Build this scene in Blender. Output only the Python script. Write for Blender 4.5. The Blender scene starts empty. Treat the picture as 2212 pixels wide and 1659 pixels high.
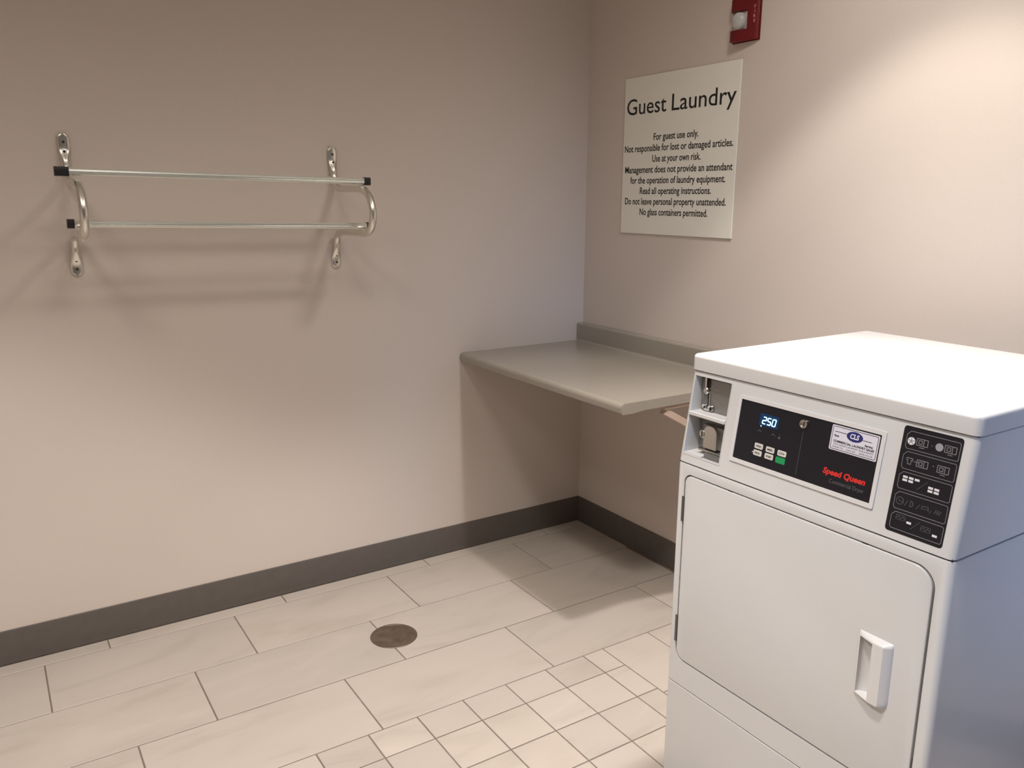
import bpy, bmesh, math, random
from mathutils import Vector, Matrix
random.seed(7)
S = bpy.context.scene
COL = S.collection

# ------------------------------------------------------------------ camera
YAW, PITCH, ROLL, F = 0.9943, -0.2228, 0.0061, 1771.2
CAM = Vector((-2.3075, -2.9549, 1.5126))
def make_camera():
    cy, sy, cp, sp = math.cos(YAW), math.sin(YAW), math.cos(PITCH), math.sin(PITCH)
    f = Vector((cy*cp, sy*cp, sp)); r = Vector((sy, -cy, 0)); u = r.cross(f)
    cr, sr = math.cos(ROLL), math.sin(ROLL)
    R, U = r*cr + u*sr, -r*sr + u*cr
    cd = bpy.data.cameras.new('camera'); co = bpy.data.objects.new('camera', cd); COL.objects.link(co)
    cd.sensor_width = 36; cd.lens = F/2212*36; cd.clip_start = .02
    co.matrix_world = Matrix(((R.x, U.x, -f.x, CAM.x), (R.y, U.y, -f.y, CAM.y), (R.z, U.z, -f.z, CAM.z), (0, 0, 0, 1)))
    S.camera = co
make_camera()

# ------------------------------------------------------------------ world, lights, exposure
CEIL = 2.9
w = bpy.data.worlds.new('world'); S.world = w; w.use_nodes = True
w.node_tree.nodes['Background'].inputs[0].default_value = (.75, .85, 1, 1)
w.node_tree.nodes['Background'].inputs[1].default_value = .1
S.view_settings.view_transform = 'Standard'; S.view_settings.look = 'None'
S.view_settings.exposure = 0.0; S.view_settings.gamma = 1; S.view_settings.use_curve_mapping = False
WARM = (1, .932, .872)
LAMPS = [  # x, y, narrow W, wide W : the recessed ceiling lights of the room
    (-.69, -1.68, 112, 96, .05), (-1.74, -2.08, 165, 108, .12), (-2.75, -1.66, 230, 100, .10)]
def spot(x, y, W, size, blend, rad=.05):
    ld = bpy.data.lights.new('downlight_lamp', 'SPOT'); ld.energy = W; ld.color = WARM
    ld.spot_size = math.radians(size); ld.spot_blend = blend; ld.shadow_soft_size = rad
    lo = bpy.data.objects.new('downlight_lamp', ld); COL.objects.link(lo); lo.location = (x, y, CEIL-.012)
for x, y, a, b, r in LAMPS:
    if x > -1: spot(x, y, 84, 66, .75, r)      # the hot centre of the beam
    spot(x, y, a, 81 if x > -1 else 94, .3, r); spot(x, y, b, 150, .9, r*3 if x > -1 else .26)
def area(loc, rot, sx, sy, W, c):
    ld = bpy.data.lights.new('added_cool_fill', 'AREA'); ld.shape = 'RECTANGLE'; ld.size = sx; ld.size_y = sy
    ld.energy = W; ld.color = c
    lo = bpy.data.objects.new('added_cool_fill', ld); COL.objects.link(lo); lo.location = loc; lo.rotation_euler = rot
area((-1.1, -4.95, 1.7), (Vector((-.42, -2.26, .98))-Vector((-1.1, -4.95, 1.7))).to_track_quat('-Z', 'Y').to_euler(), .8, .7, 1.8, (.24, .5, 1))  # cool fill from out of view, added to tint the dryer's side blue
bpy.data.lights['added_cool_fill'].spread = math.radians(36)  # beam narrowed to keep the added fill on the dryer

# ------------------------------------------------------------------ materials
def mat(name, col, rough=.5, metal=0, spec=.5, emit=None, estr=0, coat=0, trans=0, ior=1.45):
    m = bpy.data.materials.new(name); m.use_nodes = True
    b = m.node_tree.nodes['Principled BSDF']
    b.inputs['Base Color'].default_value = (*col, 1); b.inputs['Roughness'].default_value = rough
    b.inputs['Metallic'].default_value = metal; b.inputs['Specular IOR Level'].default_value = spec
    b.inputs['Coat Weight'].default_value = coat; b.inputs['Transmission Weight'].default_value = trans
    b.inputs['IOR'].default_value = ior
    if emit: b.inputs['Emission Color'].default_value = (*emit, 1); b.inputs['Emission Strength'].default_value = estr
    return m
def nodes(m): return m.node_tree.nodes, m.node_tree.links, m.node_tree.nodes['Principled BSDF']
def coords(n, l, scale, obj=False):
    tc = n.new('ShaderNodeTexCoord') if obj else n.new('ShaderNodeNewGeometry')
    mp = n.new('ShaderNodeMapping'); mp.inputs['Scale'].default_value = scale
    l.new(tc.outputs['Object' if obj else 'Position'], mp.inputs['Vector']); return mp.outputs['Vector']
def noise(n, l, vec, scale, detail=3, rough=.5, dist=0):
    t = n.new('ShaderNodeTexNoise'); t.inputs['Scale'].default_value = scale; t.inputs['Detail'].default_value = detail
    t.inputs['Roughness'].default_value = rough; t.inputs['Distortion'].default_value = dist
    l.new(vec, t.inputs['Vector']); return t.outputs['Fac']
def ramp(n, l, fac, stops):
    r = n.new('ShaderNodeValToRGB'); e = r.color_ramp.elements
    e[0].position, e[0].color = stops[0][0], (*stops[0][1], 1); e[1].position, e[1].color = stops[-1][0], (*stops[-1][1], 1)
    for p, c in stops[1:-1]:
        k = e.new(p); k.color = (*c, 1)
    l.new(fac, r.inputs['Fac']); return r.outputs['Color']
def bump(n, l, b, fac, strength, dist=.001):
    k = n.new('ShaderNodeBump'); k.inputs['Strength'].default_value = strength; k.inputs['Distance'].default_value = dist
    l.new(fac, k.inputs['Height']); l.new(k.outputs['Normal'], b.inputs['Normal'])
def varied(name, c0, c1, scale, rough=.5, stretch=(1, 1, 1), bumps=0, bscale=None, detail=4, **k):
    m = mat(name, c0, rough, **k); n, l, b = nodes(m); v = coords(n, l, stretch)
    l.new(ramp(n, l, noise(n, l, v, scale, detail), [(.3, c0), (.7, c1)]), b.inputs['Base Color'])
    if bumps: bump(n, l, b, noise(n, l, v, bscale or scale, 2), bumps)
    return m
M = {}
M['wall'] = varied('wall_vinyl', (.605, .536, .483), (.635, .564, .508), 240, .62, (1, 1, 1), .06, 520, spec=.3)
M['wallback'] = varied('dark_low_bounce_wall', (.16, .14, .13), (.18, .16, .15), 60, .7)  # unseen back wall made dark to cut its bounce on the dryer side
M['ceiling'] = varied('ceiling_paint', (.84, .83, .80), (.86, .85, .82), 60, .8)
M['base'] = varied('vinyl_base', (.098, .083, .074), (.108, .092, .082), 30, .42)
M['grout'] = varied('grout', (.15, .118, .1), (.2, .16, .135), 80, .9)
M['enamel'] = varied('white_enamel', (.60, .605, .612), (.612, .617, .624), 5, .2, bumps=.03, bscale=260, coat=.25)
M['plastic'] = mat('white_plastic', (.64, .64, .645), .35)
M['dark'] = mat('dark_gap', (.03, .028, .026), .7)
M['hinge'] = mat('hinge_metal', (.13, .12, .115), .45, .5)
M['black'] = mat('black_panel', (.009, .009, .014), .32)
M['blackcap'] = mat('black_rubber', (.012, .012, .013), .45)
M['print'] = mat('grey_print', (.21, .2, .22), .5)
M['printdim'] = mat('dim_print', (.085, .085, .1), .5)
M['printlight'] = mat('light_print', (.7, .7, .74), .5)
M['printmid'] = mat('mid_print', (.30, .3, .33), .5)
M['key'] = mat('key_white', (.62, .6, .57), .5)
M['keygreen'] = mat('key_green', (.012, .27, .09), .5)
M['ink'] = mat('black_ink', (.012, .011, .012), .6)
M['red_ink'] = mat('red_ink', (.62, .03, .025), .5)
M['blue_ink'] = mat('blue_ink', (.02, .022, .14), .5)
M['sticker'] = mat('sticker_white', (.66, .66, .76), .45)
M['led'] = mat('led_digits', (.3, .8, 1), .5, emit=(.42, .85, 1), estr=2.6)
M['ledglow'] = mat('display_window', (.002, .012, .04), .25, emit=(.0, .1, .32), estr=.22)
M['chrome'] = mat('chrome_plate', (.74, .72, .66), .26, .9)
M['alu'] = mat('bright_aluminium', (.84, .86, .80), .25, .86)
M['steel'] = varied('brushed_steel', (.26, .255, .25), (.32, .315, .3), 40, .42, (1, 1, 8), metal=.75)
M['steelbright'] = mat('polished_steel', (.66, .66, .64), .2, 1)
M['sign'] = varied('sign_face', (.79, .775, .70), (.80, .785, .71), 20, .45)
M['red'] = varied('alarm_red', (.13, .005, .008), (.145, .006, .009), 12, .38)
M['lens'] = mat('strobe_lens', (.85, .85, .85), .08, trans=.55)
M['reflector'] = mat('reflector', (.75, .75, .72), .25, .8)
M['alarmtext'] = mat('alarm_lettering', (.55, .2, .22), .5)
M['bracketpaint'] = mat('bracket_paint', (.52, .40, .33), .5)
M['lamp'] = mat('downlight_glass', (1, .95, .85), .4, emit=(1, .86, .7), estr=6)
M['trimwhite'] = mat('white_trim', (.8, .79, .76), .4)
M['drain'] = varied('drain_bronze', (.085, .062, .043), (.155, .118, .085), 26, .42, metal=.35, bumps=.25, bscale=160)
M['doorpaint'] = mat('door_paint', (.3, .24, .2), .5)

def laminate():
    m = mat('grey_laminate', (.3, .26, .22), .36); n, l, b = nodes(m); v = coords(n, l, (1, 1, 1))
    l.new(ramp(n, l, noise(n, l, v, 500, 2), [(.35, (.27, .245, .208)), (.65, (.31, .282, .24))]), b.inputs['Base Color'])
    b.inputs['Roughness'].default_value = .24; b.inputs['Coat Weight'].default_value = .3; b.inputs['Coat Roughness'].default_value = .2; b.inputs['Specular IOR Level'].default_value = .85
    return m
M['laminate'] = laminate()
def tile_material():
    m = mat('stone_tile', (.5, .45, .4), .36); n, l, b = nodes(m)
    v = coords(n, l, (1, 3.2, 1))
    oi = n.new('ShaderNodeObjectInfo')
    va = n.new('ShaderNodeVectorMath'); va.operation = 'MULTIPLY_ADD'
    cx = n.new('ShaderNodeCombineXYZ'); l.new(oi.outputs['Random'], cx.inputs[0]); l.new(oi.outputs['Random'], cx.inputs[1])
    l.new(cx.outputs[0], va.inputs[0]); va.inputs[1].default_value = (37, 53, 0); l.new(v, va.inputs[2])
    big = noise(n, l, va.outputs[0], 2.3, 5, .55, .9)
    c = ramp(n, l, big, [(.28, (.40, .355, .312)), (.46, (.448, .402, .357)), (.62, (.462, .413, .369)), (.78, (.505, .453, .405))])
    mx = n.new('ShaderNodeMix'); mx.data_type = 'RGBA'; mx.blend_type = 'MULTIPLY'; mx.inputs[0].default_value = 1
    tint = ramp(n, l, oi.outputs['Random'], [(0, (.93, .93, .93)), (1, (1.04, 1.03, 1.02))])
    l.new(c, mx.inputs[6]); l.new(tint, mx.inputs[7]); l.new(mx.outputs[2], b.inputs['Base Color'])
    bump(n, l, b, noise(n, l, v, 140, 3), .05)
    return m
M['tile'] = tile_material()

# ------------------------------------------------------------------ helpers
ORG = {}
def obj(name, bm, m, parent=None, smooth=False, kind=None):
    me = bpy.data.meshes.new(name)
    org = ORG.get(parent, Vector((0, 0, 0))) if parent else Vector((0, 0, 0))
    bmesh.ops.transform(bm, matrix=Matrix.Translation(-org), verts=bm.verts)
    bmesh.ops.recalc_face_normals(bm, faces=bm.faces)
    bm.to_mesh(me); bm.free()
    o = bpy.data.objects.new(name, me); COL.objects.link(o); me.materials.append(M[m] if isinstance(m, str) else m)
    if parent: o.parent = parent; ORG[o] = org
    if smooth:
        for p in me.polygons: p.use_smooth = True
        me.set_sharp_from_angle(angle=math.radians(smooth if smooth is not True else 35))
    if kind: o['kind'] = kind
    return o
def thing(name, loc, label, cat, group=None):
    o = bpy.data.objects.new(name, None); COL.objects.link(o); o.location = loc; o.empty_display_size = .1
    o['label'] = label; o['category'] = cat; ORG[o] = Vector(loc)
    if group: o['group'] = group
    return o
def box(lo, hi, bm=None, mx=None):
    bm = bm or bmesh.new()
    vs = [bm.verts.new((x, y, z)) for z in (lo[2], hi[2]) for y in (lo[1], hi[1]) for x in (lo[0], hi[0])]
    for f in ((0, 2, 3, 1), (4, 5, 7, 6), (0, 1, 5, 4), (2, 6, 7, 3), (0, 4, 6, 2), (1, 3, 7, 5)): bm.faces.new([vs[i] for i in f])
    if mx: bmesh.ops.transform(bm, matrix=mx, verts=vs)
    return bm
def bevel(bm, width, seg=2, test=None):
    es = [e for e in bm.edges if (test(e) if test else True)]
    bmesh.ops.bevel(bm, geom=es, offset=width, segments=seg, profile=.5, affect='EDGES', clamp_overlap=True)
    return bm
def rrect(x0, y0, x1, y1, r, n=6):
    pts = []
    rr = r if isinstance(r, (list, tuple)) else (r,)*4
    for (cx, cy, a, q) in ((x1, y1, 0, rr[0]), (x0, y1, 90, rr[1]), (x0, y0, 180, rr[2]), (x1, y0, 270, rr[3])):
        ox = cx-q if cx == x1 else cx+q; oy = cy-q if cy == y1 else cy+q
        for i in range(n+1):
            t = math.radians(a+90*i/n); pts.append((ox+q*math.cos(t), oy+q*math.sin(t)))
    return pts
def prism(outline, depth, mx=None, holes=(), z0=0, bm=None):
    """flat outline (with holes) in local xy, thickened from z0 to z0+depth"""
    out = bm or bmesh.new(); bm = bmesh.new()
    loops = []
    for lp in (outline, *holes):
        vs = [bm.verts.new((p[0], p[1], z0)) for p in lp]; loops.append(vs)
        for i in range(len(vs)): bm.edges.new((vs[i], vs[(i+1) % len(vs)]))
    if holes: bmesh.ops.triangle_fill(bm, edges=bm.edges[:], use_beauty=True, use_dissolve=False)
    else: bm.faces.new(loops[0])
    r = bmesh.ops.extrude_face_region(bm, geom=bm.faces[:])
    bmesh.ops.translate(bm, verts=[v for v in r['geom'] if isinstance(v, bmesh.types.BMVert)], vec=(0, 0, depth))
    if mx: bmesh.ops.transform(bm, matrix=mx, verts=bm.verts)
    tmp = bpy.data.meshes.new('tmp'); bm.to_mesh(tmp); bm.free(); out.from_mesh(tmp); bpy.data.meshes.remove(tmp)
    return out
def frame(o, ex, ey):
    ex, ey = Vector(ex).normalized(), Vector(ey).normalized(); ez = ex.cross(ey); o = Vector(o)
    return Matrix(((ex.x, ey.x, ez.x, o.x), (ex.y, ey.y, ez.y, o.y), (ex.z, ey.z, ez.z, o.z), (0, 0, 0, 1)))
def disc(r, n=32, cx=0, cy=0, ry=None): return [(cx+r*math.cos(2*math.pi*i/n), cy+(ry or r)*math.sin(2*math.pi*i/n)) for i in range(n)]
def lathe(prof, mx=None, n=32, bm=None):
    out = bm or bmesh.new(); bm = bmesh.new(); rings = []
    for r, z in prof:
        rings.append([bm.verts.new((r*math.cos(2*math.pi*i/n), r*math.sin(2*math.pi*i/n), z)) for i in range(n)] if r > 1e-6 else [bm.verts.new((0, 0, z))])
    for a, b in zip(rings, rings[1:]):
        for i in range(n):
            j = (i+1) % n
            if len(a) == 1: bm.faces.new((a[0], b[i], b[j]))
            elif len(b) == 1: bm.faces.new((a[i], a[j], b[0]))
            else: bm.faces.new((a[i], a[j], b[j], b[i]))
    if mx: bmesh.ops.transform(bm, matrix=mx, verts=bm.verts)
    tmp = bpy.data.meshes.new('tmp'); bm.to_mesh(tmp); bm.free(); out.from_mesh(tmp); bpy.data.meshes.remove(tmp)
    return out
def stroke(pts, wd, mx, closed=False, h=.0003, bm=None, z0=0):
    bm = bm or bmesh.new(); P = [Vector((p[0], p[1])) for p in pts]; n = len(P)
    L, R = [], []
    for i in range(n):
        a = P[i-1] if (i or closed) else None; b = P[(i+1) % n] if (i < n-1 or closed) else None
        d1 = (P[i]-a).normalized() if a is not None else None; d2 = (b-P[i]).normalized() if b is not None else None
        d1 = d1 or d2; d2 = d2 or d1
        n1 = Vector((-d1.y, d1.x)); n2 = Vector((-d2.y, d2.x)); m = (n1+n2)
        m = m.normalized() if m.length > 1e-6 else n1; k = wd/2/max(.35, m.dot(n1))
        L.append(P[i]+m*k); R.append(P[i]-m*k)
    for i in range(n if closed else n-1):
        j = (i+1) % n; q = [L[i], R[i], R[j], L[j]]
        lo = [bm.verts.new(mx @ Vector((v.x, v.y, z0))) for v in q]; hi = [bm.verts.new(mx @ Vector((v.x, v.y, z0+h))) for v in q]
        bm.faces.new(hi)
        for a in range(4): bm.faces.new((lo[a], lo[(a+1) % 4], hi[(a+1) % 4], hi[a]))
    return bm
def text_bm(body, mx, cx, cy, size, width=None, height=None, bold=0, h=.0003, z0=0, align='CENTER', bm=None, shear=0):
    cu = bpy.data.curves.new('lettering', 'FONT'); cu.body = body; cu.size = size; cu.offset = bold; cu.resolution_u = 3
    cu.align_x = 'LEFT'; cu.extrude = h/2; cu.shear = shear
    to = bpy.data.objects.new('lettering', cu); COL.objects.link(to)
    me = bpy.data.meshes.new_from_object(to); bpy.data.objects.remove(to)
    xs = [v.co.x for v in me.vertices]; ys = [v.co.y for v in me.vertices]
    sx = width/(max(xs)-min(xs)) if width else 1
    sy = height/(max(ys)-min(ys)) if height else 1
    ax = (max(xs)+min(xs))/2 if align == 'CENTER' else min(xs)
    ay = (max(ys)+min(ys))/2 if height else size*.36
    out = bm or bmesh.new(); b2 = bmesh.new(); b2.from_mesh(me)
    for v in b2.verts: v.co = mx @ Vector(((v.co.x-ax)*sx+cx, (v.co.y-ay)*sy+cy, v.co.z+h/2+z0))
    b2.to_mesh(me); b2.free(); out.from_mesh(me); bpy.data.meshes.remove(me); bpy.data.curves.remove(cu)
    return out
def text(name, body, mx, cx, cy, size, m, parent, **k): return obj(name, text_bm(body, mx, cx, cy, size, **k), m, parent)
def cut(o, cutters):
    for bm in cutters:
        bmesh.ops.recalc_face_normals(bm, faces=bm.faces)
        org = ORG.get(o, Vector((0, 0, 0))); bmesh.ops.transform(bm, matrix=Matrix.Translation(-org), verts=bm.verts)
        me = bpy.data.meshes.new('cutter'); bm.to_mesh(me); bm.free(); c = bpy.data.objects.new('cutter', me); COL.objects.link(c)
        pa = o.parent; o.parent = None
        md = o.modifiers.new('b', 'BOOLEAN'); md.object = c; md.operation = 'DIFFERENCE'; md.solver = 'EXACT'
        bpy.context.view_layer.update()
        new = bpy.data.meshes.new_from_object(o.evaluated_get(bpy.context.evaluated_depsgraph_get()))
        o.modifiers.clear(); new.name = o.data.name; o.data = new; o.parent = pa; bpy.data.objects.remove(c)
def sweep(path, sect, mx=None, bm=None, closed_ends=True, n=12):
    """path in 3d, sect(i,t)->(a,b) half sizes along side / normal axes; frames built in the path's plane with side = mx x"""
    bm = bm or bmesh.new(); rings = []; side = Vector((1, 0, 0)); N = len(path)
    for i, p in enumerate(path):
        d = (path[min(i+1, N-1)]-path[max(i-1, 0)]).normalized(); nn = side.cross(d).normalized(); a, b = sect(i, i/(N-1))
        rings.append([bm.verts.new(p+side*(a*math.cos(2*math.pi*k/n))+nn*(b*math.sin(2*math.pi*k/n))) for k in range(n)])
    for a, b in zip(rings, rings[1:]):
        for i in range(n): bm.faces.new((a[i], a[(i+1) % n], b[(i+1) % n], b[i]))
    bm.faces.new(rings[0]); bm.faces.new(rings[-1])
    return bm
def smooth_path(P, k=8):
    P = [Vector(p) for p in P]; out = []
    for i in range(len(P)-1):
        p0, p1, p2, p3 = P[max(i-1, 0)], P[i], P[i+1], P[min(i+2, len(P)-1)]
        for j in range(k):
            t = j/k; out.append(.5*((2*p1)+(-p0+p2)*t+(2*p0-5*p1+4*p2-p3)*t*t+(-p0+3*p1-3*p2+p3)*t**3))
    out.append(P[-1]); return out

# ------------------------------------------------------------------ room shell
XL, YB = -4.2, -4.8          # far side walls of the room, behind the camera
def struct(name, bm, m, parent=None, **k):
    o = obj(name, bm, m, parent, **k)
    if not parent: o['kind'] = 'structure'
    return o
floor = struct('floor', box((XL, YB, -.06), (0, 0, -.0022)), 'grout')
struct('wall_left', box((XL-.1, 0, -.06), (.1, .1, CEIL)), 'wall')
struct('wall_right', box((0, YB-.1, -.06), (.1, 0, CEIL)), 'wall')
struct('wall_far', box((XL-.1, YB, -.06), (XL, 0, CEIL)), 'wall')
wb = struct('wall_back', box((XL-.1, YB-.1, -.06), (.1, YB, CEIL)), 'wallback')
cut(wb, [box((-1.6, YB-.3, -.002), (-.6, YB+.2, 2.1))])  # unseen doorway and its trim, added so the cool fill can enter
dt = struct('trim_1', box((-1.68, YB-.001, 0), (-1.6, YB+.02, 2.18)), 'doorpaint')
box((-.6, YB-.001, 0), (-.52, YB+.02, 2.18), bm=(tb := bmesh.new())); struct('trim_2', tb, 'doorpaint')
struct('trim_3', box((-1.6, YB-.001, 2.1), (-.6, YB+.02, 2.18)), 'doorpaint')
ceil = struct('ceiling', box((XL-.1, YB-.1, CEIL), (.1, .1, CEIL+.08)), 'ceiling')
# vinyl cove base: profile with rounded top and a small toe
def base_profile(h=.117, t=.0055):
    return [(0, 0), (.008, 0), (.0072, .004), (.006, .012), (t, .02), (t, h-.003), (t-.002, h), (0, h)]
def baseboard(name, a, b, out):
    bm = bmesh.new(); a, b, out = Vector(a), Vector(b), Vector(out); pr = base_profile()
    A = [bm.verts.new(a+out*p[0]+Vector((0, 0, p[1]))) for p in pr]; B = [bm.verts.new(b+out*p[0]+Vector((0, 0, p[1]))) for p in pr]
    for i in range(len(pr)): bm.faces.new((A[i], A[(i+1) % len(pr)], B[(i+1) % len(pr)], B[i]))
    bm.faces.new(A); bm.faces.new(B); struct(name, bm, 'base', smooth=40)
baseboard('baseboard_left', (XL, 0, 0), (0, 0, 0), (0, -1, 0))
baseboard('baseboard_right', (0, 0, 0), (0, YB, 0), (-1, 0, 0))
baseboard('baseboard_far', (XL, YB, 0), (XL, 0, 0), (1, 0, 0))

# floor tiles: 12x24 inch planks laid with a third offset, and the inset of small tiles
G = .0042; TH = .008
tile_meshes = {}
def tile(x0, x1, y0, y1):
    w_, d_ = round(x1-x0-G, 4), round(y1-y0-G, 4)
    if w_ < .01 or d_ < .01: return
    key = (w_, d_)
    if key not in tile_meshes:
        bm = box((-w_/2, -d_/2, -TH), (w_/2, d_/2, 0)); bevel(bm, .0009, 1, lambda e: all(v.co.z > -.001 for v in e.verts))
        me = bpy.data.meshes.new('tile'); bmesh.ops.recalc_face_normals(bm, faces=bm.faces); bm.to_mesh(me); bm.free(); me.materials.append(M['tile']); tile_meshes[key] = me
    o = bpy.data.objects.new('tile', tile_meshes[key]); COL.objects.link(o)
    o.location = ((x0+x1)/2, (y0+y1)/2, random.uniform(-.0003, .0002)); o.parent = floor
MX, MY0 = -.648, -.985       # corner of the small-tile inset
MYE = MY0-.1215-.1545*6      # its far side
rows = [(-.012, -.077)]+[(-.077-.3027*i, -.077-.3027*(i+1)) for i in range(16)]
offs = [-.218, -.430, -.636, -.240, -.438]  # a joint in each row
PX = .6135
offs = {0: -.846, 1: -.430, 2: -.635, 3: -.240, 4: -.443}
for i, (ya, yb) in enumerate(rows):
    yb_ = max(yb, YB)
    if ya <= YB+.02: break
    j = offs.get(i, -.443-(.2045*(i-4)) % PX)
    xs = [0-.012]; x = j
    while x < -.02-0: x += PX
    x -= PX
    while x > XL+.01: xs.append(x); x -= PX
    xs.append(XL)
    for a, b in zip(xs, xs[1:]):
        if i >= 4 and yb_ >= MYE-.31 and ya > MYE+.02:
            if b < MX:
                if a > MX: tile(MX, a, yb_, ya)
                if b < MX-.1545*20+0 and a <= MX: tile(b, min(a, MX-.1545*20), yb_, ya)
            else: tile(b, a, yb_, ya)
        elif i >= 4 and a <= MYE and False: pass
        else: tile(b, a, yb_, ya)
xs = [MX, -.733]+[-.733-.1563*i for i in range(1, 20)]+[MX-.1545*20]
ys = [MY0, -1.104, -1.261]+[-1.261-.1545*i for i in range(1, 6)]
lastrow = [r for r in rows if r[0] > MYE+.02][-1][1]
ys = [y for y in ys if y > lastrow+.02]+[lastrow]
for a, b in zip(xs, xs[1:]):
    for c, d in zip(ys, ys[1:]): tile(b, a, d, c)

# ------------------------------------------------------------------ recessed ceiling lights (out of frame, above)
for i, (x, y, a, b, r_) in enumerate(LAMPS):
    where = ['over the worktop and dryer', 'over the middle of the room', 'by the far left end of the room'][i]
    t = thing('recessed_downlight', (x, y, CEIL), 'round white recessed ceiling light ' + where, 'ceiling light', 'recessed ceiling lights')
    obj('trim_ring', lathe([(.07, -.001), (.095, -.001), (.097, -.005), (.09, -.009), (.072, -.006), (.07, -.001)], Matrix.Translation((x, y, CEIL))), 'trimwhite', t, smooth=True)
    obj('lamp_glass', lathe([(0, -.004), (.069, -.004), (.069, -.001), (0, -.001)], Matrix.Translation((x, y, CEIL))), 'lamp', t)

# ------------------------------------------------------------------ floor drain cover
DR = Vector((-1.219, -.524, 0))
t = thing('drain_cover', DR, 'round brown metal drain cover set flush in the tile floor', 'drain cover')
obj('cover_plate', lathe([(0, .0022), (.070, .0022), (.0725, .0012), (.0735, .0012), (.0745, .0022), (.081, .0022), (.0825, .0008), (.0825, -.001), (0, -.001)], Matrix.Translation(DR), 64), 'drain', t, smooth=25)
for a in (25, 205):
    p = DR+Vector((.055*math.cos(math.radians(a)), .055*math.sin(math.radians(a)), 0))
    obj('screw', lathe([(0, .0034), (.0025, .0034), (.0045, .0026), (.0048, .002)], Matrix.Translation(p), 16), 'drain', t, smooth=True)

# ------------------------------------------------------------------ worktop with backsplash
YC = -1.038
t = thing('worktop', (0, 0, .848), 'grey laminate wall-hung worktop with backsplash in the room corner', 'worktop')
def extr_y(pr, y0, y1):
    bm = bmesh.new(); A = [bm.verts.new((p[0], y0, p[1])) for p in pr]; B = [bm.verts.new((p[0], y1, p[1])) for p in pr]
    for i in range(len(pr)): bm.faces.new((A[i], A[(i+1) % len(pr)], B[(i+1) % len(pr)], B[i]))
    bm.faces.new(A); bm.faces.new(B); return bm
def arc(cx, cz, r, a0, a1, n=6): return [(cx+r*math.cos(math.radians(a0+(a1-a0)*i/n)), cz+r*math.sin(math.radians(a0+(a1-a0)*i/n))) for i in range(n+1)]
TOPZ, BOTZ, FX = .880, .846, -.650
prof = [(-.002, TOPZ), (-.002, BOTZ+.012), (-.05, BOTZ+.012), (-.55, BOTZ+.012), (-.60, BOTZ)] + arc(FX+.006, BOTZ+.006, .006, 270, 180, 4) + arc(FX+.017, TOPZ-.017, .017, 180, 90, 8)
obj('countertop', extr_y(prof, -.0015, YC), 'laminate', t, smooth=40)
bs = [(-.002, BOTZ+.02), (-.002, .9595)] + arc(-.010, .9515, .008, 90, 90, 1) + arc(-.027, .9515, .009, 90, 180, 6) + [(-.036, TOPZ+.008)] + arc(-.044, TOPZ+.008, .008, 0, -90, 5) + [(-.044, TOPZ-.004)]
obj('backsplash', extr_y(bs, -.0015, YC), 'laminate', t, smooth=40)
endc = [(p[0]*1 if p[0] > -.6 else p[0], p[1]) for p in prof]
obj('end_cap', extr_y([(-.03, TOPZ-.001), (-.03, BOTZ+.002), (-.55, BOTZ+.002), (-.60, BOTZ-.003)] + arc(FX+.010, BOTZ+.004, .007, 270, 180, 4) + arc(FX+.021, TOPZ-.018, .017, 180, 90, 8), YC, YC-.0012), 'laminate', t, smooth=40)
br = obj('support_bracket', box((-.455, YC+.004, .834), (-.002, YC+.036, .8465)), 'bracketpaint', t)
obj('wall_leg', box((-.014, YC+.004, .50), (-.002, YC+.036, .834)), 'bracketpaint', br)
ang = math.atan2(-.24, .44); L = .5
mxs = frame((-.452, YC+.006, .8165), (math.cos(ang), 0, math.sin(ang)), (0, 1, 0))
obj('diagonal_strut', box((0, 0, 0), (L, .028, .022), mx=mxs), 'bracketpaint', br)

# ------------------------------------------------------------------ wall sign
sg = thing('wall_sign', (0, -.556, 1.374), 'square off-white printed notice on the wall above the worktop', 'sign')
MS = frame((0, -.249, 1.374), (0, -1, 0), (0, 0, 1))
SWD, SHT = .612, .613
bm = box((0, 0, .001), (SWD, SHT, .006), mx=MS); bevel(bm, .0008, 1)
obj('sign_board', bm, 'sign', sg)
def stext(body, z, width, size, height=None, y0=-.552, bold=.0004): text('lettering', body, MS, -y0-.249, z-1.374, size, 'ink', sg, width=width, height=height, bold=bold, h=.0004, z0=.006)
stext('Guest', 1.8756, .229, .088, None, -.3795, .0003)
stext('Laundry', 1.8756, .322, .088, None, -.685, .0003)
lines = [('For guest use only.', .243), ('Not responsible for lost or damaged articles.', .585), ('Use at your own risk.', .262),
         ('Management does not provide an attendant', .582), ('for the operation of laundry equipment.', .517), ('Read all operating instructions.', .39),
         ('Do not leave personal property unattended.', .555), ('No glass containers permitted.', .375)]
for i, (b_, w_) in enumerate(lines): stext(b_, 1.7535-.0415*i, w_, .0375, None, [-.551, -.552, -.558, -.557, -.559, -.556, -.549, -.552][i], .0005)

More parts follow.
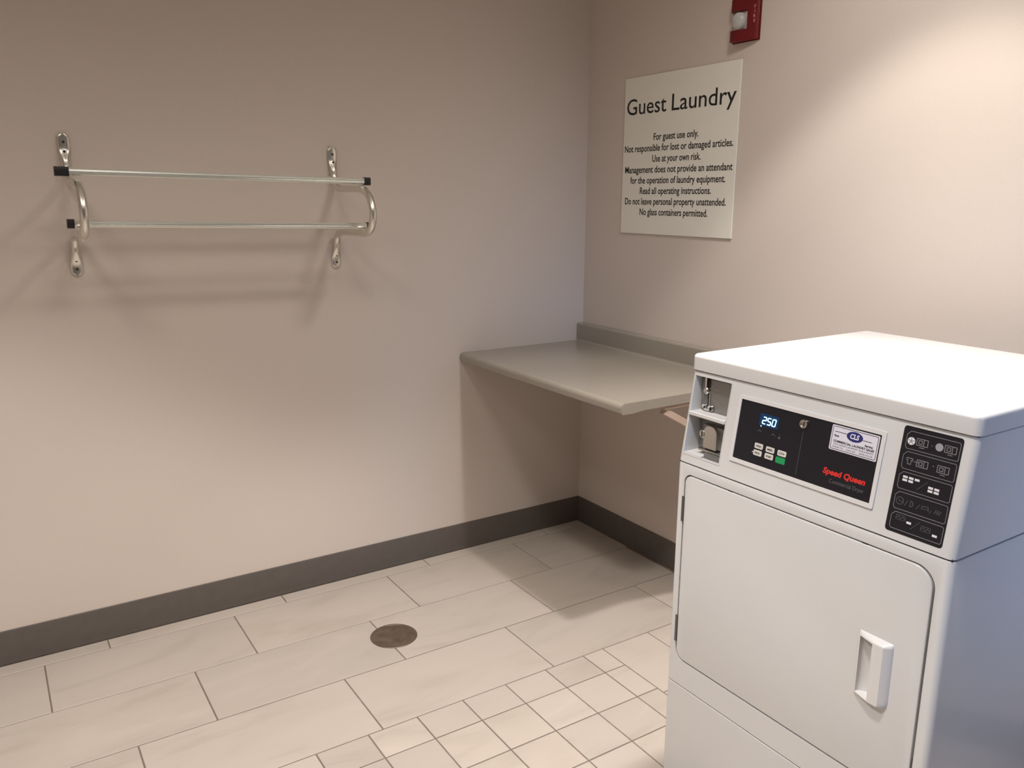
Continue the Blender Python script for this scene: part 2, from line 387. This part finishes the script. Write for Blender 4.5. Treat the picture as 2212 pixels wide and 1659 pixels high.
# ------------------------------------------------------------------ fire alarm strobe
fa = thing('fire_alarm', (0, -.857, 2.108), 'red wall fire alarm with clear strobe above the notice', 'fire alarm')
y0, y1, z0, z1 = -.813, -.925, 2.043, 2.179
pl = [(0, 0), (0, .020), (.003, .025), (.010, .029), (.022, .0305), (.034, .0295), (.100, .0145), (.108, .011), (.112, .006), (.112, 0)]
bm = prism(pl, z1-z0, frame((0, y0, z0), (0, -1, 0), (-1, 0, 0)) @ Matrix.Translation((0, 0, -(z1-z0))))
body = obj('housing', bm, 'red', fa, smooth=30)
cut(body, [box((-.06, y0-.072, z0+.036), (-.012, y0+.01, z0+.096))])
obj('back_plate', box((-.004, y1-.003, z0-.003), (0, y0+.003, z1+.003)), 'red', fa)
lens_c = frame((-.012, y0-.038, z0+.066), (0, -1, .0), (0, 0, 1))
obj('strobe_reflector', prism(rrect(-.034, -.0285, .032, .0285, .006), .003, lens_c), 'reflector', fa, smooth=True)
dome = bmesh.new()
prof_l = [(.028, .0), (.028, .008), (.026, .016), (.020, .022), (.010, .0255), (0, .0265)]
lathe(prof_l, lens_c @ Matrix.Translation((0, 0, .003)) @ Matrix.Diagonal((1.02, .98, 1, 1)), 28, dome)
obj('strobe_lens', dome, 'lens', fa, smooth=50)
obj('flash_tube', lathe([(0, 0), (.003, 0), (.003, .034), (0, .034)], lens_c @ frame((0, -.017, .012), (1, 0, 0), (0, 0, 1)), 10), 'trimwhite', fa, smooth=True)
sl = Vector((.015, -.066, 0)).normalized()
MF = frame((-.0295, y0-.034, z0), sl, (0, 0, 1))
for i, ch in enumerate('FIRE'):
    text('lettering', ch, MF, .066, .1035-.0148*i, .0135, 'alarmtext', fa, h=.0006, z0=0, bold=.0004)
obj('screw', lathe([(0, .0015), (.0028, .0012), (.0032, 0)], frame((-.0305, y0-.024, z0+.016), (0, -1, 0), (0, 0, 1)), 12), 'dark', fa)

# ------------------------------------------------------------------ chrome coat rack
rk = thing('coat_rack', (-1.61, 0, 1.26), 'chrome wall coat rack with two horizontal bars and black end caps', 'coat rack')
def bracket(X, dz, dy=0):
    P = [(-.006, 1.690), (-.006, 1.664), (-.007, 1.638), (-.012, 1.608), (-.016, 1.583), (-.030, 1.558), (-.060, 1.5445), (-.12, 1.542), (-.20, 1.542), (-.262, 1.5405),
         (-.305, 1.530), (-.338, 1.506), (-.356, 1.469), (-.352, 1.432), (-.330, 1.404), (-.29, 1.393), (-.22, 1.3915), (-.13, 1.3915), (-.062, 1.388),
         (-.032, 1.376), (-.018, 1.352), (-.014, 1.325), (-.009, 1.300), (-.006, 1.280), (-.006, 1.255)]
    path = smooth_path([(X, y, z+dz) for y, z in P], 5); N = len(path)
    def sect(i, t):
        z = path[i].z-dz; e = 0
        if z > 1.60: e = min(1, (z-1.60)/.045)
        if z < 1.335: e = min(1, (1.335-z)/.045)
        e = e*e*(3-2*e)
        a = .0125+.0045*e; b = .0125*(1-e)+.0035*e
        d = min(abs(path[i].z-path[0].z), abs(path[i].z-path[-1].z))
        if z > 1.66 or z < 1.28:
            if d < .014: a *= math.sqrt(max(.06, 1-((.014-d)/.014)**2))
        return a, b
    br = obj('bracket', sweep(path, sect, n=16), 'chrome', rk, smooth=60)
    for z in (1.664, 1.636, 1.302, 1.276):
        yy = -.0098 if z in (1.664, 1.276) else -.0135
        obj('screw_hole', lathe([(0, .0012), (.0034, .001), (.0042, 0)], frame((X, yy, z+dz), (1, 0, 0), (0, 0, 1)), 12), 'dark', br)
    for y, z in ((-.262, 1.5405), (-.262, 1.393)):
        obj('bolt', lathe([(0, -.0045), (.004, -.004), (.0055, -.001), (.0055, .002)], Matrix.Translation((X, y+.0, z+dz-.0125)), 12), 'steelbright', br, smooth=True)
bracket(-1.176, 0); bracket(-2.040, .009)
def bar(x0, z0_, x1, z1_, y, r):
    d = Vector((x1-x0, 0, z1_-z0_)); e = d.normalized(); mx = frame((x0, y, z0_), (0, -1, 0), e.cross(Vector((0, -1, 0))))
    if mx.col[2].xyz.dot(e) < 0: mx = frame((x0, y, z0_), (0, -1, 0), -e.cross(Vector((0, -1, 0))))
    # rounded section with a shallow groove facing the room
    sec = [(-r*.95, -r*.6), (-r*.6, -r), (r*.55, -r), (r*.92, -r*.55), (r, -r*.12), (r*.86, -.0008), (r*.86, .0012), (r, r*.18), (r*.92, r*.6), (r*.5, r), (-r*.6, r), (-r*.95, r*.6)]
    b = obj('bar', prism(sec, d.length, mx), 'alu', rk, smooth=28)
    return mx, d.length, b
def cap(mx, z0_, ln, r, b):
    bm = prism(rrect(-r, -r, r, r, r*.35, 3), ln, mx, z0=z0_); bevel(bm, .0012, 1, lambda e: e.calc_length() > .0001 and False)
    obj('end_cap', bm, 'blackcap', b, smooth=30)
mx, ln, b = bar(-2.060, 1.5790, -1.165, 1.5660, -.262, .0108)
cap(mx, -.034, .036, .0132, b); cap(mx, ln-.001, .021, .0130, b)
mx, ln, b = bar(-2.060, 1.4335, -1.160, 1.4170, -.262, .0098)
cap(mx, -.016, .018, .0130, b); cap(mx, ln-.001, .018, .0118, b)

# ------------------------------------------------------------------ tumble dryer
YD, W = -1.5753, .683
XT, XF = -.8942, -.9274                 # console top / front plane of the body
ZT, ZLB, ZPB = 1.1547, 1.1161, .8927    # lid top, lid bottom, console bottom
XB = -.222
dr = thing('tumble_dryer', (-.57, YD-W/2, 0), 'white coin-operated tumble dryer with slanted control panel and front door', 'dryer')
U = Vector((XF-XT, 0, ZPB-ZLB)).normalized()
MP = frame((XT, YD, ZLB), (0, -1, 0), -U)       # console plane: local x = mm from left, local y = -t
def PP(s, t): return (s/1000, -t/1000)
# lower cabinet
bm = box((XF, YD-W, .03), (XB, YD, ZPB-.0018))
vert = lambda e: abs(e.verts[0].co.x-e.verts[1].co.x) < 1e-6 and abs(e.verts[0].co.y-e.verts[1].co.y) < 1e-6
bevel(bm, .014, 5, lambda e: vert(e) and e.verts[0].co.x < XF+.01)
bevel(bm, .0015, 2, lambda e: all(v.co.z > ZPB-.003 for v in e.verts))
cab = obj('cabinet', bm, 'enamel', dr)
MB = frame((XF, YD, 0), (0, -1, 0), (0, 0, 1))   # body front plane: local x = from left, y = height, z = outward
door_hole = rrect(.0265, .3742, .6575, .8675, [.04, .022, .03, .03], 8)
cut(cab, [prism(door_hole, .06, MB, z0=-.045), box((XF-.02, YD-W-.02, 0), (XF+.012, YD+.02, .3064)), ])
for p in cab.data.polygons: p.use_smooth = True
cab.data.set_sharp_from_angle(angle=math.radians(30))
obj('door_recess', box((.03, .38, -.0445), (.654, .862, -.040), mx=MB), 'dark', cab)
bm = box((XF, YD-W+.0006, .03), (XF+.0118, YD-.0006, .3030)); bevel(bm, .0115, 4, lambda e: vert(e) and e.verts[0].co.x < XF+.005)
bevel(bm, .0012, 1, lambda e: all(v.co.z > .3025 for v in e.verts) and all(v.co.x < XF+.01 for v in e.verts))
obj('lower_panel', bm, 'enamel', dr, smooth=30)
for sx in (XF+.06, XB-.06):
    for sy in (YD-.06, YD-W+.06):
        obj('foot', lathe([(0, 0), (.02, 0), (.022, .004), (.02, .012), (.008, .013), (.008, .031), (0, .031)], Matrix.Translation((sx, sy, 0)), 20), 'blackcap', dr, smooth=True)
# door
DX0, DX1, DZ0, DZ1 = .0295, .6525, .3778, .8640
bm = prism(rrect(DX0, DZ0, DX1, DZ1, [.04, .020, .028, .028], 8), .0146, MB, z0=-.014)
bmesh.ops.recalc_face_normals(bm, faces=bm.faces)
front = [e for e in bm.edges if all(abs(v.co.x-(XF-.0006)) < 1e-5 for v in e.verts)]
bmesh.ops.bevel(bm, geom=front, offset=.0028, segments=3, profile=.5, affect='EDGES')
door = obj('door', bm, 'enamel', dr)
HX, HZ = .524, .546                      # handle corner on the body plane
cut(door, [box((HX+.001, HZ+.0075, -.03), (HX+.0365, HZ+.1345, .01), mx=MB)])
for p in door.data.polygons: p.use_smooth = True
door.data.set_sharp_from_angle(angle=math.radians(30))
def handle():
    us = [0, .002, .0035, .0042, .008, .014, .020, .026, .031, .0348, .0356, .038, .046, .054, .0585, .063, .0675, .0705, .0718]
    vs = [0, .002, .005, .0085, .0102, .0108, .018, .03, .07, .11, .124, .1318, .1324, .1338, .136, .139, .1415, .143]
    bm = bmesh.new(); g = []
    def outer(u, v):
        a = .0028+.0120*min(1, max(0, u/.038))**.8
        if u > .0585: a = min(a, .0148*max(0, (.0718-u)/.0133)**.75)
        k = min(1, v/.0085)**.7; k2 = min(1, (.143-v)/.0075)**.7
        return .0006+a*min(k, k2)
    def h(u, v):
        if .0042 <= u <= .0348 and .0108 <= v <= .1318:
            q = (u-.0042)/.0306; d = -.0015-.0175*(q**.6)
            if v < .03: d += .002*(1-(v-.0108)/.0192)
            return d
        return outer(u, v)
    for v in vs:
        row = []
        for u in us:
            uu = u
            if v < .012 and u > .05: uu = u-(.012-v)*.55*(u-.05)/.022
            if v > .14 and u > .06: uu = u-(v-.14)*.4
            row.append(bm.verts.new(MB @ Vector((HX+uu, HZ+v, h(u, v)))))
        g.append(row)
    for i in range(len(vs)-1):
        for j in range(len(us)-1): bm.faces.new((g[i][j], g[i][j+1], g[i+1][j+1], g[i+1][j]))
    return bm
obj('door_handle', handle(), 'plastic', door, smooth=38)
for a, b in ((.744, .808), (.421, .492)):
    obj('hinge', box((.0232, a, -.012), (.0294, b, .0024), mx=MB), 'hinge', door)
for s in (.170, .511):
    obj('door_bumper', box((s-.006, .8642, -.012), (s+.006, .8672, -.001), mx=MB), 'dark', door)
obj('strike_plate', box((.6530, .455, -.012), (.6570, .475, -.004), mx=MB), 'hinge', door)
# console with its slanted face
bm = extr_y([(XF, ZPB+.0012), (XT, ZLB-.0012), (XB, ZLB-.0012), (XB, ZPB+.0012)], YD, YD-W)
bevel(bm, .014, 5, lambda e: abs(e.verts[0].co.y-e.verts[1].co.y) < 1e-6 and abs(e.verts[0].co.z-e.verts[1].co.z) > .1 and e.verts[0].co.x < XT+.01)
bevel(bm, .0012, 1, lambda e: all(v.co.z > ZLB-.003 for v in e.verts) or all(v.co.z < ZPB+.003 for v in e.verts))
con = obj('console', bm, 'enamel', dr)
XR = -.873                                # back of the coin recess (a vertical plane)
cut(con, [box((XF-.05, YD-.1275, ZLB-.2015), (XR, YD-.0155, ZLB-.0125))])
for p in con.data.polygons: p.use_smooth = True
con.data.set_sharp_from_angle(angle=math.radians(30))
obj('lower_seam', box((XF+.004, YD-W+.004, ZPB-.004), (XB-.004, YD-.004, ZPB+.0035)), 'dark', dr)
obj('upper_seam', box((XT+.004, YD-W+.004, ZLB-.0035), (XB-.004, YD-.004, ZLB+.004)), 'dark', dr)
# rim around the recess
rim = prism(rrect(.0125, -.2045, .1300, -.0095, .003, 3), .0016, MP, holes=[rrect(.0152, -.2015, .1278, -.0122, .002, 3)], z0=-.0006)
obj('recess_rim', rim, 'enamel', con)
# lid
bm = box((XT-.004, YD-W-.0015, ZLB+.0012), (XB+.006, YD+.0015, ZT))
bevel(bm, .016, 5, vert)
top = [e for e in bm.edges if all(v.co.z > ZT-.001 for v in e.verts)]
bmesh.ops.bevel(bm, geom=top, offset=.009, segments=5, profile=.5, affect='EDGES')
obj('lid', bm, 'enamel', dr, smooth=30)

# coin recess hardware: vertical back plane at XR, local x from the left side of the body
MR = frame((XR, YD, ZLB), (0, -1, 0), (0, 0, 1))
def RB(s0, s1, t0, t1, n0, n1): return box((s0/1000, -t1/1000, n0/1000), (s1/1000, -t0/1000, n1/1000), mx=MR)
cb = obj('coin_box', RB(16, 127, 13, 201, 0, 1.5), 'steel', dr)
bm = RB(15.5, 127.5, 98, 105.5, 1, 42)
obj('coin_shelf', bm, 'plastic', cb)
obj('drop_plate', RB(19, 125, 20, 97, 1.5, 4), 'steel', cb)
obj('coin_rail', RB(35, 40, 13, 42, 4, 12), 'steelbright', cb)
obj('rail_shadow_plate', RB(40.5, 46, 13, 40, 4, 5), 'dark', cb)
obj('coin_clip', lathe([(0, 9), (6, 8.5), (8.5, 6), (9, 0)] and [(0, .009), (.006, .0085), (.0085, .006), (.009, 0)], MR @ Matrix.Translation((.037, -.048, .004)), 18), 'steelbright', cb, smooth=True)
obj('coin_slot', RB(39, 45, 56, 86, 4, 4.8), 'ink', cb)
bm = RB(45.2, 47.5, 54, 88, 4, 7); RB(36.5, 38.8, 54, 88, 4, 7)
obj('slot_guide', bm, 'steelbright', cb)
for s in (33, 52):
    obj('slot_ear', lathe([(.003, .004), (.0075, .006), (.0085, .001)], MR @ Matrix.Translation((s/1000, -.089, .004)), 16), 'steelbright', cb, smooth=True)
obj('slot_cup', RB(34, 51, 90, 96, 4, 11), 'steelbright', cb)
# lower compartment
obj('coin_vault', RB(40, 126, 128, 182, 1.5, 15), 'steel', cb)
bm = prism(rrect(.052, -.182, .092, -.126, [.018, .018, .001, .001], 6), .010, MR, z0=.015)
bevel(bm, .0008, 1, lambda e: False); obj('vault_door', bm, 'steelbright', cb, smooth=30)
obj('vault_lock', lathe([(0, .010), (.0085, .010), (.0105, .008), (.011, 0)], MR @ Matrix.Translation((.046, -.150, .015)), 24), 'steelbright', cb, smooth=True)
obj('key_slot', RB(44.6, 47.4, 144, 157, 25, 25.6), 'ink', cb)
obj('coin_return', RB(42, 118, 184, 188, 1.5, 32), 'steelbright', cb)
obj('return_cup', RB(70, 118, 189, 200, 4, 40), 'steel', cb)
obj('recess_floor', RB(16, 70, 197, 201, 1.5, 50), 'plastic', cb)

# control panel
bm = prism(rrect(.1565, -.1825, .5170, -.0305, .004, 3), .0035, MP, holes=[rrect(.1650, -.1735, .5085, -.0388, .0015, 3)], z0=-.0005)
obj('panel_bezel', bm, 'plastic', con, smooth=30)
cp = obj('control_panel', prism(rrect(.1645, -.1740, .5090, -.0383, .001, 2), .0012, MP, z0=-.0002), 'black', dr)
Z0 = .001
obj('display_window', prism(rrect(.2215, -.0850, .2710, -.0590, .001, 2), .0003, MP, z0=Z0), 'ledglow', cp)
def seg7(ch, x, y, w_, h_, bm, sl=.0):
    on = {'2': 'abged', '5': 'afgcd', '0': 'abcdef'}[ch]; t_ = .0022; q = .0004
    pos = dict(a=((q, h_), (w_-q, h_)), g=((q, h_/2), (w_-q, h_/2)), d=((q, 0), (w_-q, 0)), f=((0, h_/2+q), (0, h_-q)), b=((w_, h_/2+q), (w_, h_-q)), e=((0, q), (0, h_/2-q)), c=((w_, q), (w_, h_/2-q)))
    for k in on: stroke([(x+p[0]+p[1]*.12, y+p[1]) for p in pos[k]], t_, MP, bm=bm, z0=Z0+.0003)
bm = bmesh.new()
for i, ch in enumerate('250'): seg7(ch, .2290+.0128*i, -.0805, .0085, .0145, bm)
stroke([(.2262, -.0868), (.2285, -.0868)], .0022, MP, bm=bm, z0=Z0+.0003)
obj('display_digits', bm, 'led', cp)
for x in (.226, .263):
    bm = stroke([(x-.006, -.100), (x, -.0975), (x+.006, -.100)], .0012, MP, z0=Z0); stroke([(x, -.0975), (x, -.0955)], .0030, MP, bm=bm, z0=Z0)
    obj('printed_icon', bm, 'printdim', cp)
bm = stroke([(.279, -.093), (.279, -.100)], .0008, MP, z0=Z0); stroke([(.276, -.1015), (.282, -.1015)], .004, MP, bm=bm, z0=Z0)
obj('printed_icon', bm, 'printdim', cp)
keys = [('HIGH', 231, 131.5), ('MED', 262, 132), ('LOW', 293, 132), ('DELIC', 230.5, 147), ('NO HEAT', 261.5, 147), ('START', 292, 147.5)]
for i, (b_, s, t_) in enumerate(keys):
    g_ = i == 5; hw, hh = (.0122, .0068) if g_ else (.0112, .0060)
    k = obj('key', prism(rrect(s/1000-hw, -t_/1000-hh, s/1000+hw, -t_/1000+hh, .0025, 4), .0008, MP, z0=Z0), 'keygreen' if g_ else 'key', cp)
    if g_: k['label'] = 'green start key'
for i, (b_, s, t_) in enumerate(keys):
    if i < 5: text('lettering', b_, MP, s/1000, -t_/1000, .0058, 'ink', cp, width=.014, bold=.00012, z0=Z0+.0008)
obj('indicator_light', prism(disc(.0013, 12, .2165, -.1475), .0006, MP, z0=Z0), 'printlight', cp)
obj('divider_line', stroke([(.335, -.070), (.335, -.166)], .0009, MP, z0=Z0), 'printdim', cp)
lk = obj('panel_lock', lathe([(0, .003), (.0062, .003), (.0066, .005), (.0092, .005), (.0098, 0)], MP @ Matrix.Translation((.335, -.0575, Z0)), 28), 'steelbright', cp, smooth=30)
obj('lock_keyhole', box((-.0012, -.004, .003), (.0012, .004, .0036), mx=MP @ Matrix.Translation((.335, -.0575, Z0))), 'ink', lk)
text('lettering', 'Speed Queen', MP, .4445, -.1390, .0185, 'red_ink', cp, width=.0955, height=.0165, bold=.0007, z0=Z0, shear=.15)
text('lettering', 'Commercial Dryer', MP, .4535, -.1545, .0115, 'printdim', cp, width=.0775, z0=Z0, bold=.0001)
# service sticker
st = obj('service_sticker', prism(rrect(.4000, -.0925, .5050, -.0418, .003, 4), .0004, MP, z0=Z0), 'sticker', dr)
Z1 = Z0+.0004
obj('sticker_border', stroke(rrect(.4030, -.0897, .5020, -.0446, .0025, 3), .0010, MP, True, z0=Z1, h=.0002), 'ink', st)
obj('oval_logo', prism(disc(.0178, 36, .4525, -.0565, .0100), .0003, MP, z0=Z1), 'blue_ink', st)
text('lettering', 'CLS', MP, .4525, -.0562, .014, 'sticker', st, width=.0200, height=.0105, bold=.0005, z0=Z1+.0003, h=.0002, shear=.15)
obj('sticker_rule', stroke([(.4075, -.0545), (.4345, -.0545)], .0011, MP, z0=Z1, h=.0002), 'ink', st)
obj('sticker_rule', stroke([(.4705, -.0585), (.4900, -.0585)], .0011, MP, z0=Z1, h=.0002), 'ink', st)
text('lettering', 'Parts', MP, .4130, -.0625, .0062, 'ink', st, width=.0105, bold=.0002, z0=Z1, h=.0002)
text('lettering', 'Service', MP, .4850, -.0670, .0062, 'ink', st, width=.0170, bold=.0002, z0=Z1, h=.0002)
text('lettering', 'COMMERCIAL LAUNDRY SALES', MP, .4525, -.0735, .0062, 'ink', st, width=.0900, bold=.0002, z0=Z1, h=.0002)
text('lettering', 'COIN LAUNDRY EQUIPMENT SALES & SERVICE', MP, .4525, -.0795, .0044, 'printdim', st, width=.088, z0=Z1, h=.0002)
text('lettering', 'PARTS - SALES - SERVICE', MP, .4525, -.0852, .0042, 'printdim', st, width=.088, z0=Z1, h=.0002)

# instruction label with its five framed pictogram rows
il = obj('instruction_label', prism(rrect(.5475, -.2100, .6585, -.0088, .006, 5), .0006, MP, z0=0), 'black', dr)
Z2 = .0006
rows5 = [(17.5, 50.5), (56, 88.5), (94.3, 126.5), (132.5, 165), (171, 203)]
for a, b in rows5:
    o_ = [(.5555, -(a+7)/1000), (.5620, -a/1000), (.6525, -a/1000), (.6548, -(a+2.5)/1000), (.6548, -(b-2.5)/1000), (.6525, -b/1000), (.5585, -b/1000), (.5555, -(b-4)/1000)]
    obj('printed_frame', stroke(o_, .0010, MP, True, z0=Z2), 'print', il)
def machine(bm, cx, cy, bar_=True, w_=.0105, h_=.0062):
    stroke(rrect(cx-w_, cy-h_, cx+w_, cy+h_, .0005, 1), .0013, MP, True, bm=bm, z0=Z2)
    stroke([(cx+w_*.3, cy-h_), (cx+w_*.3, cy+h_)], .0013, MP, bm=bm, z0=Z2)
    stroke(rrect(cx-w_*.62, cy-h_*.5, cx-w_*.02, cy+h_*.5, .0005, 1), .0013, MP, True, bm=bm, z0=Z2)
    if bar_: stroke([(cx-.004, cy-h_-.0035), (cx+.005, cy-h_-.0035)], .0012, MP, bm=bm, z0=Z2)
def icon(m_, *strokes, z=0):
    bm = bmesh.new()
    for pts, wd, closed in strokes: stroke(pts, wd, MP, closed, bm=bm, z0=Z2+z)
    obj('printed_icon', bm, m_, il)
for cx, cy, b_ in ((.5860, -.0340, 1), (.6385, -.0335, 1), (.5935, -.0722, 0), (.6325, -.0720, 1)):
    bm = bmesh.new(); machine(bm, cx, cy, b_); obj('machine_icon', bm, 'print', il)
coin = obj('printed_icon', prism(disc(.0072, 24, .5652, -.0355), .0003, MP, z0=Z2), 'printlight', il)
bm = bmesh.new()
for a in range(5):
    t_ = math.radians(90+72*a); stroke([(.5652, -.0355), (.5652+.0062*math.cos(t_), -.0355+.0062*math.sin(t_))], .0013, MP, bm=bm, z0=Z2+.0003)
obj('star_icon', bm, 'print', il)
obj('printed_icon', prism(disc(.0072, 24, .6180, -.0340), .0003, MP, z0=Z2), 'printmid', il)
sh = [(-6.5, 4), (-3, 6), (-1.5, 4.8), (1.5, 4.8), (3, 6), (6.5, 4), (5, 1), (3.4, 1.8), (3, -6), (-3, -6), (-3.4, 1.8), (-5, 1)]
icon('print', ([(.5690+p[0]/1000, -.0722+p[1]/1000) for p in sh], .0011, True))
icon('print', ([(.5770, -.0715), (.5880, -.0715)], .0011, False), ([(.5855, -.0693), (.5882, -.0715), (.5855, -.0737)], .0011, False))
icon('print', ([(.6130, -.0700), (.6150, -.0700)], .0015, False)); icon('print', ([(.6035, -.0350), (.6050, -.0350)], .0015, False))
for p, q, wd in (((.5930, -.1200), (.6100, -.1010), .0008), ((.5955, -.1945), (.6110, -.1770), .0008), ((.5765, -.1550), (.5810, -.1440), .001), ((.5985, -.1550), (.6045, -.1450), .001), ((.6240, -.1540), (.6270, -.1500), .001)):
    bm = stroke([p, q], wd, MP, z0=Z2); obj('printed_slash', bm, 'printdim', il)
icon('printdim', (disc(.0070, 20, .5660, -.1490), .0012, True), ([(.5630, -.1465), (.5660, -.1500), (.5730, -.1500)], .0012, False))
icon('printdim', ([(.5865, -.1440), (.5865, -.1545), (.5905, -.1530), (.5920, -.1490), (.5905, -.1450)], .0012, True))
icon('printdim', ([(.6085, -.1520), (.6095, -.1460), (.6200, -.1455), (.6220, -.1525)], .0012, False), ([(.6092, -.1505), (.6214, -.1505)], .0008, False))
icon('printdim', ([(.6325, -.1530), (.6355, -.1455), (.6370, -.1530), (.6400, -.1455), (.6415, -.1530), (.6445, -.1455)], .0010, False))
for cx, cy in ((.5740, -.1795), (.6235, -.1860)):
    icon('printdim', (rrect(cx-.009, cy-.0045, cx+.009, cy+.0045, .001, 1), .0007, True), ([(cx-.009, cy-.003), (cx-.004, cy+.003), (cx, cy-.003), (cx+.004, cy+.003), (cx+.009, cy-.003)], .0009, False))
for s, t_ in ((567.5, 103), (567.5, 109), (579, 103), (579, 109), (590.5, 103), (617.5, 110), (617.5, 116), (629, 110), (629, 116), (591, 184.5), (641.5, 192)):
    obj('printed_key_symbol', stroke([(s/1000-.0045, -t_/1000), (s/1000+.0045, -t_/1000)], .0042, MP, z0=Z2), 'printlight', il)
